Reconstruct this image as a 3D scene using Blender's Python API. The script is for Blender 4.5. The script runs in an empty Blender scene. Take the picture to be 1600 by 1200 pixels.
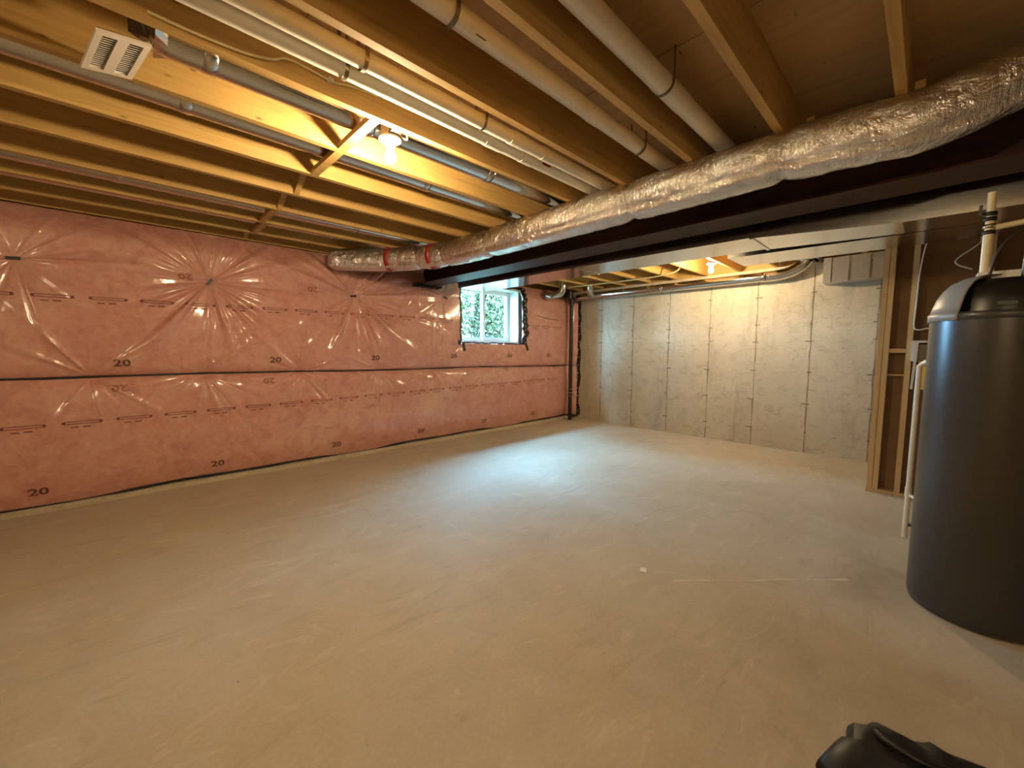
import bpy, math, random
import numpy as np
from mathutils import Vector, Matrix

random.seed(7)
rng = np.random.default_rng(11)
sc = bpy.context.scene
col = sc.collection

# ------------------------------------------------------------------ camera
CAM_H = 1.344
F_PX, CX, CY = 627.0, 800.0, 600.0
def _ray(p): return np.array([p[0]-CX, -(p[1]-CY), -F_PX])
_down = _ray((755.0, 8149.0)); _up = -_down/np.linalg.norm(_down)
_d1 = _ray((1448.0, 551.0)); _d1 = _d1 - _d1.dot(_up)*_up; _d1 /= np.linalg.norm(_d1)
ROT = np.array([_d1, np.cross(_up, _d1), _up])
cam_d = bpy.data.cameras.new('camera'); cam = bpy.data.objects.new('camera', cam_d); col.objects.link(cam)
cam_d.sensor_fit = 'HORIZONTAL'; cam_d.sensor_width = 36.0; cam_d.lens = 36.0*F_PX/1600.0
cam_d.clip_start = 0.02; cam_d.clip_end = 200
M4 = Matrix([list(ROT[0])+[0], list(ROT[1])+[0], list(ROT[2])+[CAM_H], [0, 0, 0, 1]])
cam.matrix_world = M4
sc.camera = cam

# ------------------------------------------------------------------ world, exposure
SKY = 330.0
BULB = 2200.0
w = bpy.data.worlds.new('world'); sc.world = w; w.use_nodes = True
bg = w.node_tree.nodes['Background']
bg.inputs[0].default_value = (0.29, 0.63, 1.0, 1); bg.inputs[1].default_value = SKY
sc.view_settings.view_transform = 'Standard'
sc.view_settings.look = 'None'
sc.view_settings.gamma = 1.0
sc.view_settings.use_curve_mapping = False
sc.view_settings.exposure = 0.0
# a portal that only guides the sampling of the sky through the window
pl = bpy.data.lights.new('window_portal', 'AREA'); pl.shape = 'RECTANGLE'; pl.size = 1.36; pl.size_y = 0.9
try: pl.cycles.is_portal = True
except Exception: pass
po = bpy.data.objects.new('window_portal', pl); col.objects.link(po)
po.location = (4.39, 5.41, 1.93); po.rotation_euler = (math.radians(-90), 0, 0)

# ------------------------------------------------------------------ helpers
class MB:
    def __init__(s): s.v = []; s.f = []; s.sm = []
    def add(s, vs, fs, smooth=False):
        o = len(s.v); s.v += [tuple(p) for p in vs]
        for q in fs: s.f.append(tuple(i+o for i in q)); s.sm.append(smooth)
        return s
    def box(s, x0, x1, y0, y1, z0, z1):
        vs = [(x, y, z) for x in (x0, x1) for y in (y0, y1) for z in (z0, z1)]
        return s.add(vs, [(0,1,3,2), (4,6,7,5), (0,4,5,1), (2,3,7,6), (0,2,6,4), (1,5,7,3)])
    def obox(s, c, ux, uy, hx, hy, hz):
        """box with centre c, half sizes, axes ux, uy (uz = cross)"""
        c = Vector(c); ux = Vector(ux).normalized(); uy = Vector(uy); uy = (uy-ux*uy.dot(ux)).normalized(); uz = ux.cross(uy)
        vs = [c+ux*a*hx+uy*b*hy+uz*d*hz for a in (-1, 1) for b in (-1, 1) for d in (-1, 1)]
        return s.add(vs, [(0,1,3,2), (4,6,7,5), (0,4,5,1), (2,3,7,6), (0,2,6,4), (1,5,7,3)])
    def bar(s, a, b, wdt, hgt, side=(0, 0, 1)):
        a = Vector(a); b = Vector(b); d = b-a
        return s.obox((a+b)/2, d, side, d.length/2, wdt/2, hgt/2)
    def tube(s, path, r, n=16, caps=True, radf=None):
        P = [Vector(p) for p in path]; m = len(P)
        R = r if isinstance(r, (list, tuple)) else [r]*m
        T = []
        for i in range(m):
            t = (P[min(i+1, m-1)]-P[max(i-1, 0)]); T.append(t.normalized())
        ref = Vector((0, 0, 1)) if abs(T[0].z) < 0.9 else Vector((1, 0, 0))
        N = (ref-T[0]*ref.dot(T[0])).normalized()
        vs = []
        for i in range(m):
            N = (N-T[i]*N.dot(T[i])).normalized(); B = T[i].cross(N)
            for k in range(n):
                a = 2*math.pi*k/n
                rr = R[i] if radf is None else R[i]*radf(i, a)
                vs.append(P[i]+(N*math.cos(a)+B*math.sin(a))*rr)
        fs = [(i*n+k, i*n+(k+1) % n, (i+1)*n+(k+1) % n, (i+1)*n+k) for i in range(m-1) for k in range(n)]
        s.add(vs, fs, True)
        if caps:
            s.add(vs[:n], [tuple(reversed(range(n)))]); s.add(vs[-n:], [tuple(range(n))])
        return s
    def lathe(s, prof, c, n=32, axis='z', smooth=True):
        """prof = [(radius, height)]"""
        vs = []
        for (r, hh) in prof:
            for k in range(n):
                a = 2*math.pi*k/n; x, y = r*math.cos(a), r*math.sin(a)
                p = {'z': (x, y, hh), 'x': (hh, x, y), 'y': (x, hh, -y)}[axis]
                vs.append((c[0]+p[0], c[1]+p[1], c[2]+p[2]))
        fs = [(i*n+k, i*n+(k+1) % n, (i+1)*n+(k+1) % n, (i+1)*n+k) for i in range(len(prof)-1) for k in range(n)]
        s.add(vs, fs, smooth)
        if prof[0][0] > 1e-5: s.add(vs[:n], [tuple(reversed(range(n)))])
        if prof[-1][0] > 1e-5: s.add(vs[-n:], [tuple(range(n))])
        return s
    def build(s, name, mat, parent=None, loc=(0, 0, 0)):
        org = Vector(parent['_o']) if parent is not None else Vector(loc)
        me = bpy.data.meshes.new(name)
        me.from_pydata([(p[0]-org[0], p[1]-org[1], p[2]-org[2]) for p in s.v], [], s.f)
        me.polygons.foreach_set('use_smooth', s.sm); me.update()
        o = bpy.data.objects.new(name, me); col.objects.link(o)
        if mat: me.materials.append(mat)
        o['_o'] = tuple(org)
        if parent is not None: o.parent = parent
        else: o.location = org
        return o

def tag(o, label, cat, group=None):
    o['label'] = label; o['category'] = cat
    if group: o['group'] = group
    return o
def thing(name, loc, label, cat, group=None):
    o = bpy.data.objects.new(name, None); col.objects.link(o); o.location = loc; o.empty_display_size = 0.05
    o['_o'] = tuple(loc)
    return tag(o, label, cat, group)
def struct(o): o['kind'] = 'structure'; return o

def on_y(p, y):
    r = ROT @ _ray(p); t = y/r[1]; return (t*r[0], y, CAM_H+t*r[2])
def spline(pts, n=8):
    P = [Vector(p) for p in pts]; out = []
    for i in range(len(P)-1):
        a = P[max(i-1, 0)]; b = P[i]; c = P[i+1]; d = P[min(i+2, len(P)-1)]
        for k in range(n):
            t = k/n
            out.append(0.5*((2*b)+(c-a)*t+(2*a-5*b+4*c-d)*t*t+(3*b-a-3*c+d)*t**3))
    out.append(P[-1]); return out

# ------------------------------------------------------------------ materials
class NT:
    def __init__(s, name):
        s.m = bpy.data.materials.new(name); s.m.use_nodes = True; s.t = s.m.node_tree; s.n = s.t.nodes
        s.b = s.n['Principled BSDF']; s.tc = s.n.new('ShaderNodeTexCoord')
    def link(s, a, b): s.t.links.new(a, b)
    def mapping(s, scale=(1, 1, 1), src='Object', rnd=False):
        mp = s.n.new('ShaderNodeMapping'); mp.inputs['Scale'].default_value = scale
        s.link(s.tc.outputs[src], mp.inputs['Vector'])
        if rnd:
            oi = s.n.new('ShaderNodeObjectInfo'); mu = s.n.new('ShaderNodeMath'); mu.operation = 'MULTIPLY'; mu.inputs[1].default_value = 37.0
            s.link(oi.outputs['Random'], mu.inputs[0]); s.link(mu.outputs[0], mp.inputs['Location'])
        return mp.outputs[0]
    def noise(s, vec, scale, detail=4, rough=0.55, dist=0.0):
        n = s.n.new('ShaderNodeTexNoise'); n.inputs['Scale'].default_value = scale; n.inputs['Detail'].default_value = detail
        n.inputs['Roughness'].default_value = rough; n.inputs['Distortion'].default_value = dist
        s.link(vec, n.inputs['Vector']); return n.outputs['Fac']
    def voro(s, vec, scale, feature='F1'):
        n = s.n.new('ShaderNodeTexVoronoi'); n.inputs['Scale'].default_value = scale; n.feature = feature
        s.link(vec, n.inputs['Vector']); return n.outputs['Distance']
    def ramp(s, fac, stops):
        r = s.n.new('ShaderNodeValToRGB'); e = r.color_ramp.elements
        while len(e) < len(stops): e.new(0.5)
        for i, (p, c) in enumerate(stops): e[i].position = p; e[i].color = tuple(c)+(1,) if len(c) == 3 else c
        s.link(fac, r.inputs[0]); return r.outputs[0]
    def mix(s, fac, a, b, mode='MIX'):
        m = s.n.new('ShaderNodeMix'); m.data_type = 'RGBA'; m.blend_type = mode
        if isinstance(fac, float): m.inputs[0].default_value = fac
        else: s.link(fac, m.inputs[0])
        for k, v in ((6, a), (7, b)):
            if isinstance(v, tuple): m.inputs[k].default_value = v+(1,) if len(v) == 3 else v
            else: s.link(v, m.inputs[k])
        return m.outputs[2]
    def bump(s, hgt, strength=0.3, dist=0.01):
        b = s.n.new('ShaderNodeBump'); b.inputs['Strength'].default_value = strength; b.inputs['Distance'].default_value = dist
        s.link(hgt, b.inputs['Height']); s.link(b.outputs[0], s.b.inputs['Normal']); return b
    def color(s, c):
        if isinstance(c, tuple): s.b.inputs['Base Color'].default_value = c+(1,)
        else: s.link(c, s.b.inputs['Base Color'])
    def set(s, **k):
        for a, v in k.items(): s.b.inputs[a.replace('_', ' ')].default_value = v
        return s

def plain(name, c, rough=0.5, metal=0.0, var=0.12, scale=20.0, bump=0.05):
    t = NT(name); v = t.mapping(rnd=True); n = t.noise(v, scale)
    d = tuple(x*(1-var) for x in c); l = tuple(min(1, x*(1+var)) for x in c)
    t.color(t.ramp(n, [(0.3, d), (0.7, l)])); t.set(Roughness=rough, Metallic=metal)
    if bump: t.bump(n, bump, 0.004)
    return t.m

def wood(name, dark, mid, light, grain=(1.2, 26, 26)):
    t = NT(name)
    v = t.mapping(grain, rnd=True); g = t.noise(v, 1.6, 6, 0.62, 0.9)
    v2 = t.mapping((1.0, 1.0, 1.0), rnd=True); big = t.noise(v2, 1.3, 2)
    c = t.ramp(g, [(0.28, dark), (0.5, mid), (0.75, light)])
    c = t.mix(0.35, c, t.ramp(big, [(0.35, tuple(x*0.75 for x in mid)), (0.65, light)]))
    kv = t.mapping((3.6, 10.0, 10.0), rnd=True); k = t.voro(kv, 1.25)
    knot = t.ramp(k, [(0.02, (1, 1, 1)), (0.10, (0, 0, 0))])
    c = t.mix(knot, c, tuple(x*0.35 for x in dark))
    t.color(c); t.set(Roughness=0.65); t.bump(g, 0.25, 0.003)
    return t.m

WOOD = wood('pine', (0.32, 0.175, 0.048), (0.48, 0.29, 0.085), (0.57, 0.37, 0.125))
STUD = wood('stud_pine', (0.46, 0.29, 0.12), (0.60, 0.41, 0.19), (0.70, 0.51, 0.27), (26, 26, 1.2))
PLY = wood('plywood', (0.36, 0.21, 0.09), (0.46, 0.29, 0.13), (0.54, 0.36, 0.18), (10, 1.0, 10))
PORC = plain('porcelain', (0.85, 0.82, 0.76), 0.25, bump=0)
PVC = plain('pvc_white', (0.74, 0.69, 0.58), 0.32, var=0.06, scale=6, bump=0)
PVCY = plain('pvc_cream', (0.72, 0.62, 0.40), 0.35, var=0.06, scale=6, bump=0)
ABS = plain('abs_black', (0.012, 0.011, 0.011), 0.35, bump=0)
RUB = plain('black_tape', (0.012, 0.012, 0.014), 0.45)
WHITE = plain('white_vinyl', (0.66, 0.68, 0.67), 0.35, var=0.03, bump=0)
GRILLE = plain('grille_plastic', (0.62, 0.56, 0.48), 0.4, var=0.04, bump=0)
RED = plain('red_tape', (0.27, 0.012, 0.010), 0.35, bump=0)
CABLE = plain('cable_sheath', (0.72, 0.58, 0.30), 0.45, bump=0)
WIRE = plain('white_wire', (0.66, 0.6, 0.5), 0.5, bump=0)
BROWN = plain('brown_board', (0.20, 0.115, 0.055), 0.85, var=0.15, scale=5)
BRASS = plain('brass', (0.6, 0.45, 0.12), 0.35, 0.8, bump=0)
INK = plain('print_ink', (0.22, 0.055, 0.04), 0.6, bump=0)
INK3 = plain('faint_ink', (0.36, 0.13, 0.10), 0.6, bump=0)
INK2 = plain('grey_ink', (0.14, 0.06, 0.045), 0.6, bump=0)
PAPER = plain('paper', (0.8, 0.78, 0.72), 0.7)
BAG = plain('black_nylon', (0.010, 0.010, 0.011), 0.42, var=0.3, scale=30, bump=0.3)

def galv():
    t = NT('galvanised'); v = t.mapping(rnd=True); k = t.voro(v, 55); n = t.noise(v, 3.0, 3)
    t.color(t.mix(n, t.ramp(k, [(0, (0.52, 0.53, 0.53)), (0.8, (0.66, 0.67, 0.67))]), (0.55, 0.54, 0.52)))
    t.set(Metallic=1.0, Roughness=0.17); t.bump(n, 0.2, 0.006); return t.m
GALV = galv()
GALV2 = galv(); GALV2.node_tree.nodes['Principled BSDF'].inputs['Roughness'].default_value = 0.42
def steel():
    t = NT('primer_steel'); v = t.mapping((1, 0.15, 1)); n = t.noise(v, 14, 5)
    t.color(t.ramp(n, [(0.3, (0.028, 0.010, 0.006)), (0.7, (0.060, 0.024, 0.015))])); t.set(Roughness=0.58); t.b.inputs['Specular IOR Level'].default_value = 0.22; t.bump(n, 0.15, 0.004); return t.m
STEEL = steel()
def foil():
    t = NT('foil_wrap'); v = t.mapping((1, 1, 1)); n = t.noise(v, 11, 6, 0.62, 0.8); k = t.noise(t.mapping((14, 75, 14)), 1.0, 4, 0.6, 0.5)
    t.color((0.78, 0.75, 0.73)); t.set(Metallic=1.0, Roughness=0.13)
    b = t.bump(n, 0.9, 0.035); b2 = t.n.new('ShaderNodeBump'); b2.inputs['Strength'].default_value = 0.85; b2.inputs['Distance'].default_value = 0.012
    t.link(k, b2.inputs['Height']); t.link(b.outputs[0], b2.inputs['Normal']); t.link(b2.outputs[0], t.b.inputs['Normal']); return t.m
FOIL = foil()
def shiny():
    t = NT('shiny_pipe'); v = t.mapping((4, 0.6, 4), rnd=True); n = t.noise(v, 4, 4)
    t.color((0.58, 0.58, 0.57)); t.set(Metallic=1.0, Roughness=0.13); t.bump(n, 0.08, 0.004); return t.m
SHINY = shiny()

def floor_mat():
    t = NT('floor_concrete'); v = t.mapping()
    a = t.noise(v, 0.55, 5, 0.6, 0.5); b = t.noise(v, 3.2, 6, 0.62, 0.8); c = t.noise(v, 60, 3)
    base = t.ramp(a, [(0.3, (0.44, 0.375, 0.275)), (0.7, (0.56, 0.49, 0.38))])
    base = t.mix(t.ramp(b, [(0.40, (0, 0, 0)), (0.72, (0.55, 0.55, 0.55))]), base, (0.62, 0.56, 0.46))
    sw = t.noise(t.mapping((1.0, 2.6, 1)), 1.6, 7, 0.68, 2.2)
    base = t.mix(t.ramp(sw, [(0.30, (0.6, 0.6, 0.6)), (0.44, (0, 0, 0))]), base, (0.38, 0.31, 0.215))
    base = t.mix(t.ramp(sw, [(0.58, (0, 0, 0)), (0.63, (0.4, 0.4, 0.4)), (0.69, (0, 0, 0))]), base, (0.70, 0.64, 0.53))
    base = t.mix(0.12, base, t.ramp(c, [(0.3, (0.25, 0.2, 0.14)), (0.7, (0.7, 0.64, 0.54))]))
    pit = t.voro(v, 5.0); base = t.mix(t.ramp(pit, [(0.012, (0.8, 0.8, 0.8)), (0.03, (0, 0, 0))]), base, (0.16, 0.11, 0.06))
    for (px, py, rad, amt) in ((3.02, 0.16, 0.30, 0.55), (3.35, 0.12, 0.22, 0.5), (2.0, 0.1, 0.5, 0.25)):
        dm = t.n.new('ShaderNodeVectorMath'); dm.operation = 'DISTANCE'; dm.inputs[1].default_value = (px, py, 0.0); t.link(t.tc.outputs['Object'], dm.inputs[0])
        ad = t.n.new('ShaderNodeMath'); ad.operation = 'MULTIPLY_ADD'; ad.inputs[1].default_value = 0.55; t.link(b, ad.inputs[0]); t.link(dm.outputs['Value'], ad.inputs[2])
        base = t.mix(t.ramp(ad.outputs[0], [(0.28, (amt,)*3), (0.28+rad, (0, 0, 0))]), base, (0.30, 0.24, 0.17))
    t.color(base)
    r = t.ramp(b, [(0.3, (0.62, 0.62, 0.62)), (0.7, (0.85, 0.85, 0.85))]); t.b.inputs['Specular IOR Level'].default_value = 0.3; t.link(r, t.b.inputs['Roughness'])
    t.bump(b, 0.12, 0.01); return t.m
FLOOR = floor_mat()

def wall_mat():
    t = NT('cast_concrete'); v = t.mapping()
    a = t.noise(v, 1.1, 5, 0.6); st = t.noise(t.mapping((1, 2.4, 0.45)), 1.4, 7, 0.7, 0.6); fine = t.noise(v, 45, 4, 0.7)
    base = t.ramp(a, [(0.3, (0.48, 0.41, 0.295)), (0.7, (0.62, 0.54, 0.395))])
    base = t.mix(t.ramp(st, [(0.36, (0.6, 0.6, 0.6)), (0.47, (0, 0, 0))]), base, (0.34, 0.29, 0.205))
    hs = t.noise(t.mapping((1, 3.0, 16.0)), 3.0, 6, 0.75, 0.4)
    base = t.mix(t.ramp(hs, [(0.60, (0, 0, 0)), (0.70, (0.55, 0.55, 0.55))]), base, (0.26, 0.20, 0.125))
    mo = t.noise(t.mapping((1, 1.0, 1.6)), 6.5, 9, 0.75, 0.7)
    base = t.mix(t.ramp(mo, [(0.36, (0.65, 0.65, 0.65)), (0.50, (0, 0, 0))]), base, (0.35, 0.285, 0.19))
    base = t.mix(0.15, base, t.ramp(fine, [(0.3, (0.25, 0.22, 0.16)), (0.7, (0.68, 0.62, 0.50))]))
    k = t.voro(t.mapping((1, 1, 2.2)), 7.0); sp = t.noise(v, 1.7, 2)
    spot = t.ramp(k, [(0.03, (1, 1, 1)), (0.10, (0, 0, 0))])
    spot = t.mix(1.0, spot, t.ramp(sp, [(0.42, (0, 0, 0)), (0.58, (1, 1, 1))]), 'MULTIPLY')
    base = t.mix(spot, base, (0.15, 0.11, 0.07))
    t.color(base); t.set(Roughness=0.85); t.bump(fine, 0.3, 0.006); return t.m
CONC = wall_mat()
SEAM = plain('form_seam_concrete', (0.27, 0.215, 0.145), 0.9, var=0.35, scale=9)
TIE = plain('form_tie_rust', (0.19, 0.135, 0.085), 0.9, var=0.3)

def pink_mat():
    t = NT('pink_insulation_poly'); v = t.mapping()
    a = t.noise(v, 1.0, 4, 0.6); b = t.noise(v, 7, 6, 0.68, 0.8); c = t.noise(v, 30, 5, 0.7)
    base = t.ramp(a, [(0.28, (0.60, 0.255, 0.215)), (0.55, (0.68, 0.34, 0.275)), (0.74, (0.74, 0.46, 0.36))])
    base = t.mix(t.ramp(b, [(0.34, (0.7, 0.7, 0.7)), (0.54, (0, 0, 0))]), base, (0.50, 0.165, 0.135))
    base = t.mix(t.ramp(b, [(0.56, (0, 0, 0)), (0.76, (0.55, 0.55, 0.55))]), base, (0.78, 0.48, 0.40))
    base = t.mix(0.22, base, t.ramp(c, [(0.3, (0.40, 0.14, 0.11)), (0.7, (0.82, 0.55, 0.46))]))
    t.color(base); t.set(Roughness=0.55, Coat_Weight=1.0, Coat_Roughness=0.15)
    t.b.inputs['Coat IOR'].default_value = 1.5
    cr = t.noise(t.mapping((1.0, 1.0, 0.75)), 9.0, 3, 0.5, 1.2); bb = t.n.new('ShaderNodeBump'); bb.inputs['Strength'].default_value = 0.25; bb.inputs['Distance'].default_value = 0.012
    t.link(cr, bb.inputs['Height']); t.link(bb.outputs[0], t.b.inputs['Coat Normal'])
    return t.m
PINK = pink_mat()
def tank_mat():
    t = NT('tank_enamel'); v = t.mapping(); n = t.noise(v, 120, 3)
    t.color((0.042, 0.040, 0.037)); t.set(Roughness=0.32); t.bump(n, 0.06, 0.002); return t.m
TANK = tank_mat()
DOME = plain('dome_plastic', (0.27, 0.255, 0.225), 0.38, var=0.05, bump=0)
def glass_mat():
    t = NT('glass'); tr = t.n.new('ShaderNodeBsdfTransparent'); tr.inputs[0].default_value = (0.93, 0.97, 0.96, 1)
    gl = t.n.new('ShaderNodeBsdfGlossy'); gl.inputs['Roughness'].default_value = 0.02
    lw = t.n.new('ShaderNodeLayerWeight'); mx = t.n.new('ShaderNodeMixShader')
    t.link(t.ramp(lw.outputs['Facing'], [(0.0, (0.03,)*3), (0.7, (0.10,)*3), (1.0, (0.9,)*3)]), mx.inputs[0]); t.link(tr.outputs[0], mx.inputs[1]); t.link(gl.outputs[0], mx.inputs[2])
    t.link(mx.outputs[0], t.n['Material Output'].inputs['Surface']); return t.m
GLASS = glass_mat()
def bulb_mat():
    t = NT('lit_bulb'); t.color((1, 0.9, 0.7)); t.b.inputs['Emission Color'].default_value = (1.0, 0.76, 0.44, 1)
    t.b.inputs['Emission Strength'].default_value = BULB; return t.m
BULBM = bulb_mat()
def leaf_mat():
    t = NT('leaf'); v = t.mapping(); n = t.noise(v, 9, 3)
    t.color(t.ramp(n, [(0.3, (0.012, 0.020, 0.0055)), (0.7, (0.034, 0.044, 0.012))])); t.set(Roughness=0.5); return t.m
LEAF = leaf_mat()
BARK = plain('bark', (0.05, 0.035, 0.025), 0.9)
SOIL = plain('soil', (0.09, 0.10, 0.05), 0.95, scale=6)

# ------------------------------------------------------------------ room shell
X0, X1 = -3.2, 6.5           # back wall, far concrete wall
Y0, Y1 = -3.4, 5.17          # right wall, left concrete wall (face)
HJ, HS = 2.5, 2.75           # joist underside, subfloor underside
struct(MB().box(X0-0.2, X1+0.25, Y0-0.2, Y1+0.3, -0.12, 0.0).build('floor', FLOOR))
# left wall with a window opening
WX0, WX1, WZ0, WZ1 = 3.72, 5.06, 1.47, 2.40
m = MB(); yb = Y1+0.25
m.box(X0-0.2, WX0, Y1, yb, 0, 2.5); m.box(WX1, X1+0.25, Y1, yb, 0, 2.5)
m.box(WX0, WX1, Y1, yb, 0, WZ0); m.box(WX0, WX1, Y1, yb, WZ1, 2.5)
struct(m.build('wall_left', CONC))
struct(MB().box(X0-0.2, X1+0.25, yb-0.04, yb, 2.5, 2.79).build('trim_2', WOOD))
struct(MB().box(X1+0.06, X1+0.10, Y0-0.2, yb-0.04, 2.5, 2.79).build('trim_3', WOOD))
wf = struct(MB().box(X1, X1+0.25, Y0-0.2, Y1, 0, 2.5).build('wall_far', CONC))
struct(MB().box(X0-0.2, X0, Y0-0.2, Y1, 0, 2.79).build('wall_back', CONC))
struct(MB().box(X0, X1, Y0-0.2, Y0, 0, 2.79).build('wall_right', CONC))
ceil = struct(MB().box(X0-0.2, X1+0.25, Y0-0.2, Y1+0.3, 2.771, 2.95).build('ceiling', PLY))
# subfloor sheets, each its own board with thin open joints
sx, sy = 1.28, 2.56
i = 0; x = X0
while x < X1:
    y = Y0+0.6-(1.28 if i % 2 else 0)
    while y < Y1+0.25:
        a, b = max(y, Y0), min(y+sy, Y1+0.25)
        if b-a > 0.1: MB().box(x+0.003, min(x+sx, X1)-0.003, a+0.003, b-0.003, HS, 2.770).build('subfloor_panel', PLY, ceil)
        y += sy
    x += sx; i += 1

# form joints left on the far wall, with the rusty tie marks along them
for yj in (4.277, 3.631, 2.981, 2.343, 1.707, 1.073, 0.43, -0.2):
    mm = MB(); z = 0.01; yy = yj
    while z < 2.44:
        hgt = random.uniform(0.05, 0.16); wd = random.uniform(0.002, 0.008); yy = yj+random.uniform(-0.004, 0.004)
        mm.box(X1-random.uniform(0.002, 0.005), X1+0.002, yy-wd, yy+wd, z, min(z+hgt+0.003, 2.46)); z += hgt
    mm.build('form_seam', SEAM, wf)
    for zt in (0.27, 0.66, 1.07, 1.50, 1.72, 2.12):
        zz = zt+random.uniform(-0.015, 0.015); wd = random.uniform(0.012, 0.045); s_ = random.uniform(-0.02, 0.03)
        MB().box(X1-0.006, X1+0.002, yj+s_-wd, yj+s_+wd, zz-0.006, zz+0.006).build('form_tie', TIE, wf)

# ------------------------------------------------------------------ pink insulation blankets under clear poly
def zseam(x): return 1.100-0.0052*(x+0.7)+0.006*np.sin(x*1.9)
PINS = []   # x, z, reach, depth, ridges
def pin(x, z, R, dep, n): PINS.append((x, z, R, dep, np.sort(rng.uniform(-math.pi, math.pi, n)), rng.uniform(0.028, 0.085, n), rng.uniform(0.35, 1.0, n)*np.where(rng.random(n) < 0.3, -1, 1)))
pin(-0.563, 2.036, 0.55, 0.05, 22); pin(0.665, 2.005, 0.72, 0.085, 74); pin(2.114, 2.011, 0.70, 0.105, 60)
pin(3.40, 2.11, 0.30, 0.04, 16); pin(-0.20, 1.103, 0.46, 0.04, 24); pin(0.573, 1.10, 0.46, 0.04, 34); pin(1.462, 1.098, 0.46, 0.04, 34)
pin(2.386, 1.10, 0.44, 0.04, 30); pin(3.213, 1.09, 0.42, 0.04, 30); pin(4.205, 1.08, 0.34, 0.03, 18); pin(5.2, 1.07, 0.26, 0.02, 10)
pin(-1.3, 1.5, 0.4, 0.03, 12); pin(3.72, 1.40, 0.25, 0.02, 10); pin(5.0, 1.40, 0.25, 0.02, 12); pin(4.4, 1.40, 0.2, 0.015, 10)
pin(5.35, 1.98, 0.22, 0.02, 8); pin(3.0, 2.25, 0.3, 0.02, 12)
wav = [(rng.uniform(1.0, 5.0), rng.uniform(1.0, 6.0), rng.uniform(0, 6.28), rng.uniform(0.3, 1.0)) for _ in range(9)]
def surf(x, z):
    x = np.asarray(x, float); z = np.asarray(z, float); zs = zseam(x)
    y = np.full(np.broadcast(x, z).shape, 4.955)
    for (a, b, p, q) in wav: y = y+0.0022*q*np.sin(a*x*1.7+b*z*1.4+p)
    y = y+0.165*np.clip((z-2.26)/0.24, 0, 1)**1.5          # tucked back under the joist
    y = y+0.045*np.clip((0.28-z)/0.22, 0, 1)**2           # pulled in along the foot
    y = y+0.055*np.exp(-np.abs(z-zs)/0.045)               # pinched along the seam
    y = y-0.02*np.sin(np.clip((z-0.06)/(zs-0.06), 0, 1)*math.pi)-0.022*np.sin(np.clip((z-zs)/(2.4-zs), 0, 1)*math.pi)
    y = y-0.115*np.clip((x-6.29)/0.205, 0, 1)**2          # turned into the corner under the tape
    for (px, pz, R, dep, an, wd, am) in PINS:
        dx = x-px; dz = z-pz; r = np.hypot(dx, dz); th = np.arctan2(dz, dx)
        y = y+dep*1.05*np.exp(-r/(0.36*R))
        env = (r/(r+0.06))*np.exp(-(r/(1.15*R))**2)
        c = 0
        for a, ww, aa in zip(an, wd, am):
            d = np.abs((th-a+math.pi) % (2*math.pi)-math.pi); c = c+aa*np.exp(-(d/ww)**2)
        y = y-0.016*env*c*(dep/0.05)**0.5
    return np.minimum(y, 5.122)
def in_hole(x, z): return (WX0-0.02 < x) & (x < WX1+0.0) & (z > WZ0-0.015) & (z < WZ1+0.004)
def blanket(name, lower):
    xs = np.concatenate([np.arange(X0+0.02, -1.0, 0.05), np.arange(-1.0, 6.49, 0.008), [6.496]])
    nz = 128 if lower else 178
    t = np.linspace(0, 1, nz)
    zs = zseam(xs)
    zb = 0.062+0.012*np.sin(xs*2.3)+0.008*np.sin(xs*5.1)
    X = np.repeat(xs[:, None], nz, 1)
    Z = (zb[:, None]+(zs-0.004-zb)[:, None]*t[None]) if lower else (zs[:, None]+0.004+(2.492-zs-0.004)[:, None]*t[None])
    Y = surf(X, Z)
    if not lower:
        keep = ~in_hole(X, Z)
    else: keep = np.ones_like(X, bool)
    nx = len(xs); idx = np.arange(nx*nz).reshape(nx, nz)
    V = np.stack([X, Y, Z], -1).reshape(-1, 3)
    q = np.stack([idx[:-1, :-1], idx[1:, :-1], idx[1:, 1:], idx[:-1, 1:]], -1).reshape(-1, 4)
    km = (keep[:-1, :-1] & keep[1:, :-1] & keep[1:, 1:] & keep[:-1, 1:]).reshape(-1)
    q = q[km]
    # thickness: a coarse back face so that the blanket is a solid batt
    loc = (0, 5.0, 0.06)
    me = bpy.data.meshes.new(name)
    me.from_pydata((V-np.array(loc)).tolist(), [], q.tolist())
    me.polygons.foreach_set('use_smooth', [True]*len(q)); me.update()
    o = bpy.data.objects.new(name, me); col.objects.link(o); o.location = loc; me.materials.append(PINK); o['_o'] = loc
    so = o.modifiers.new('batt', 'SOLIDIFY'); so.thickness = 0.035; so.offset = -1.0
    return o
up_b = tag(blanket('insulation_blanket', False), 'pink insulation blanket under clear plastic, upper row around the window', 'insulation')
lo_b = tag(blanket('insulation_blanket', True), 'pink insulation blanket under clear plastic, lower row along the floor', 'insulation')

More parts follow.
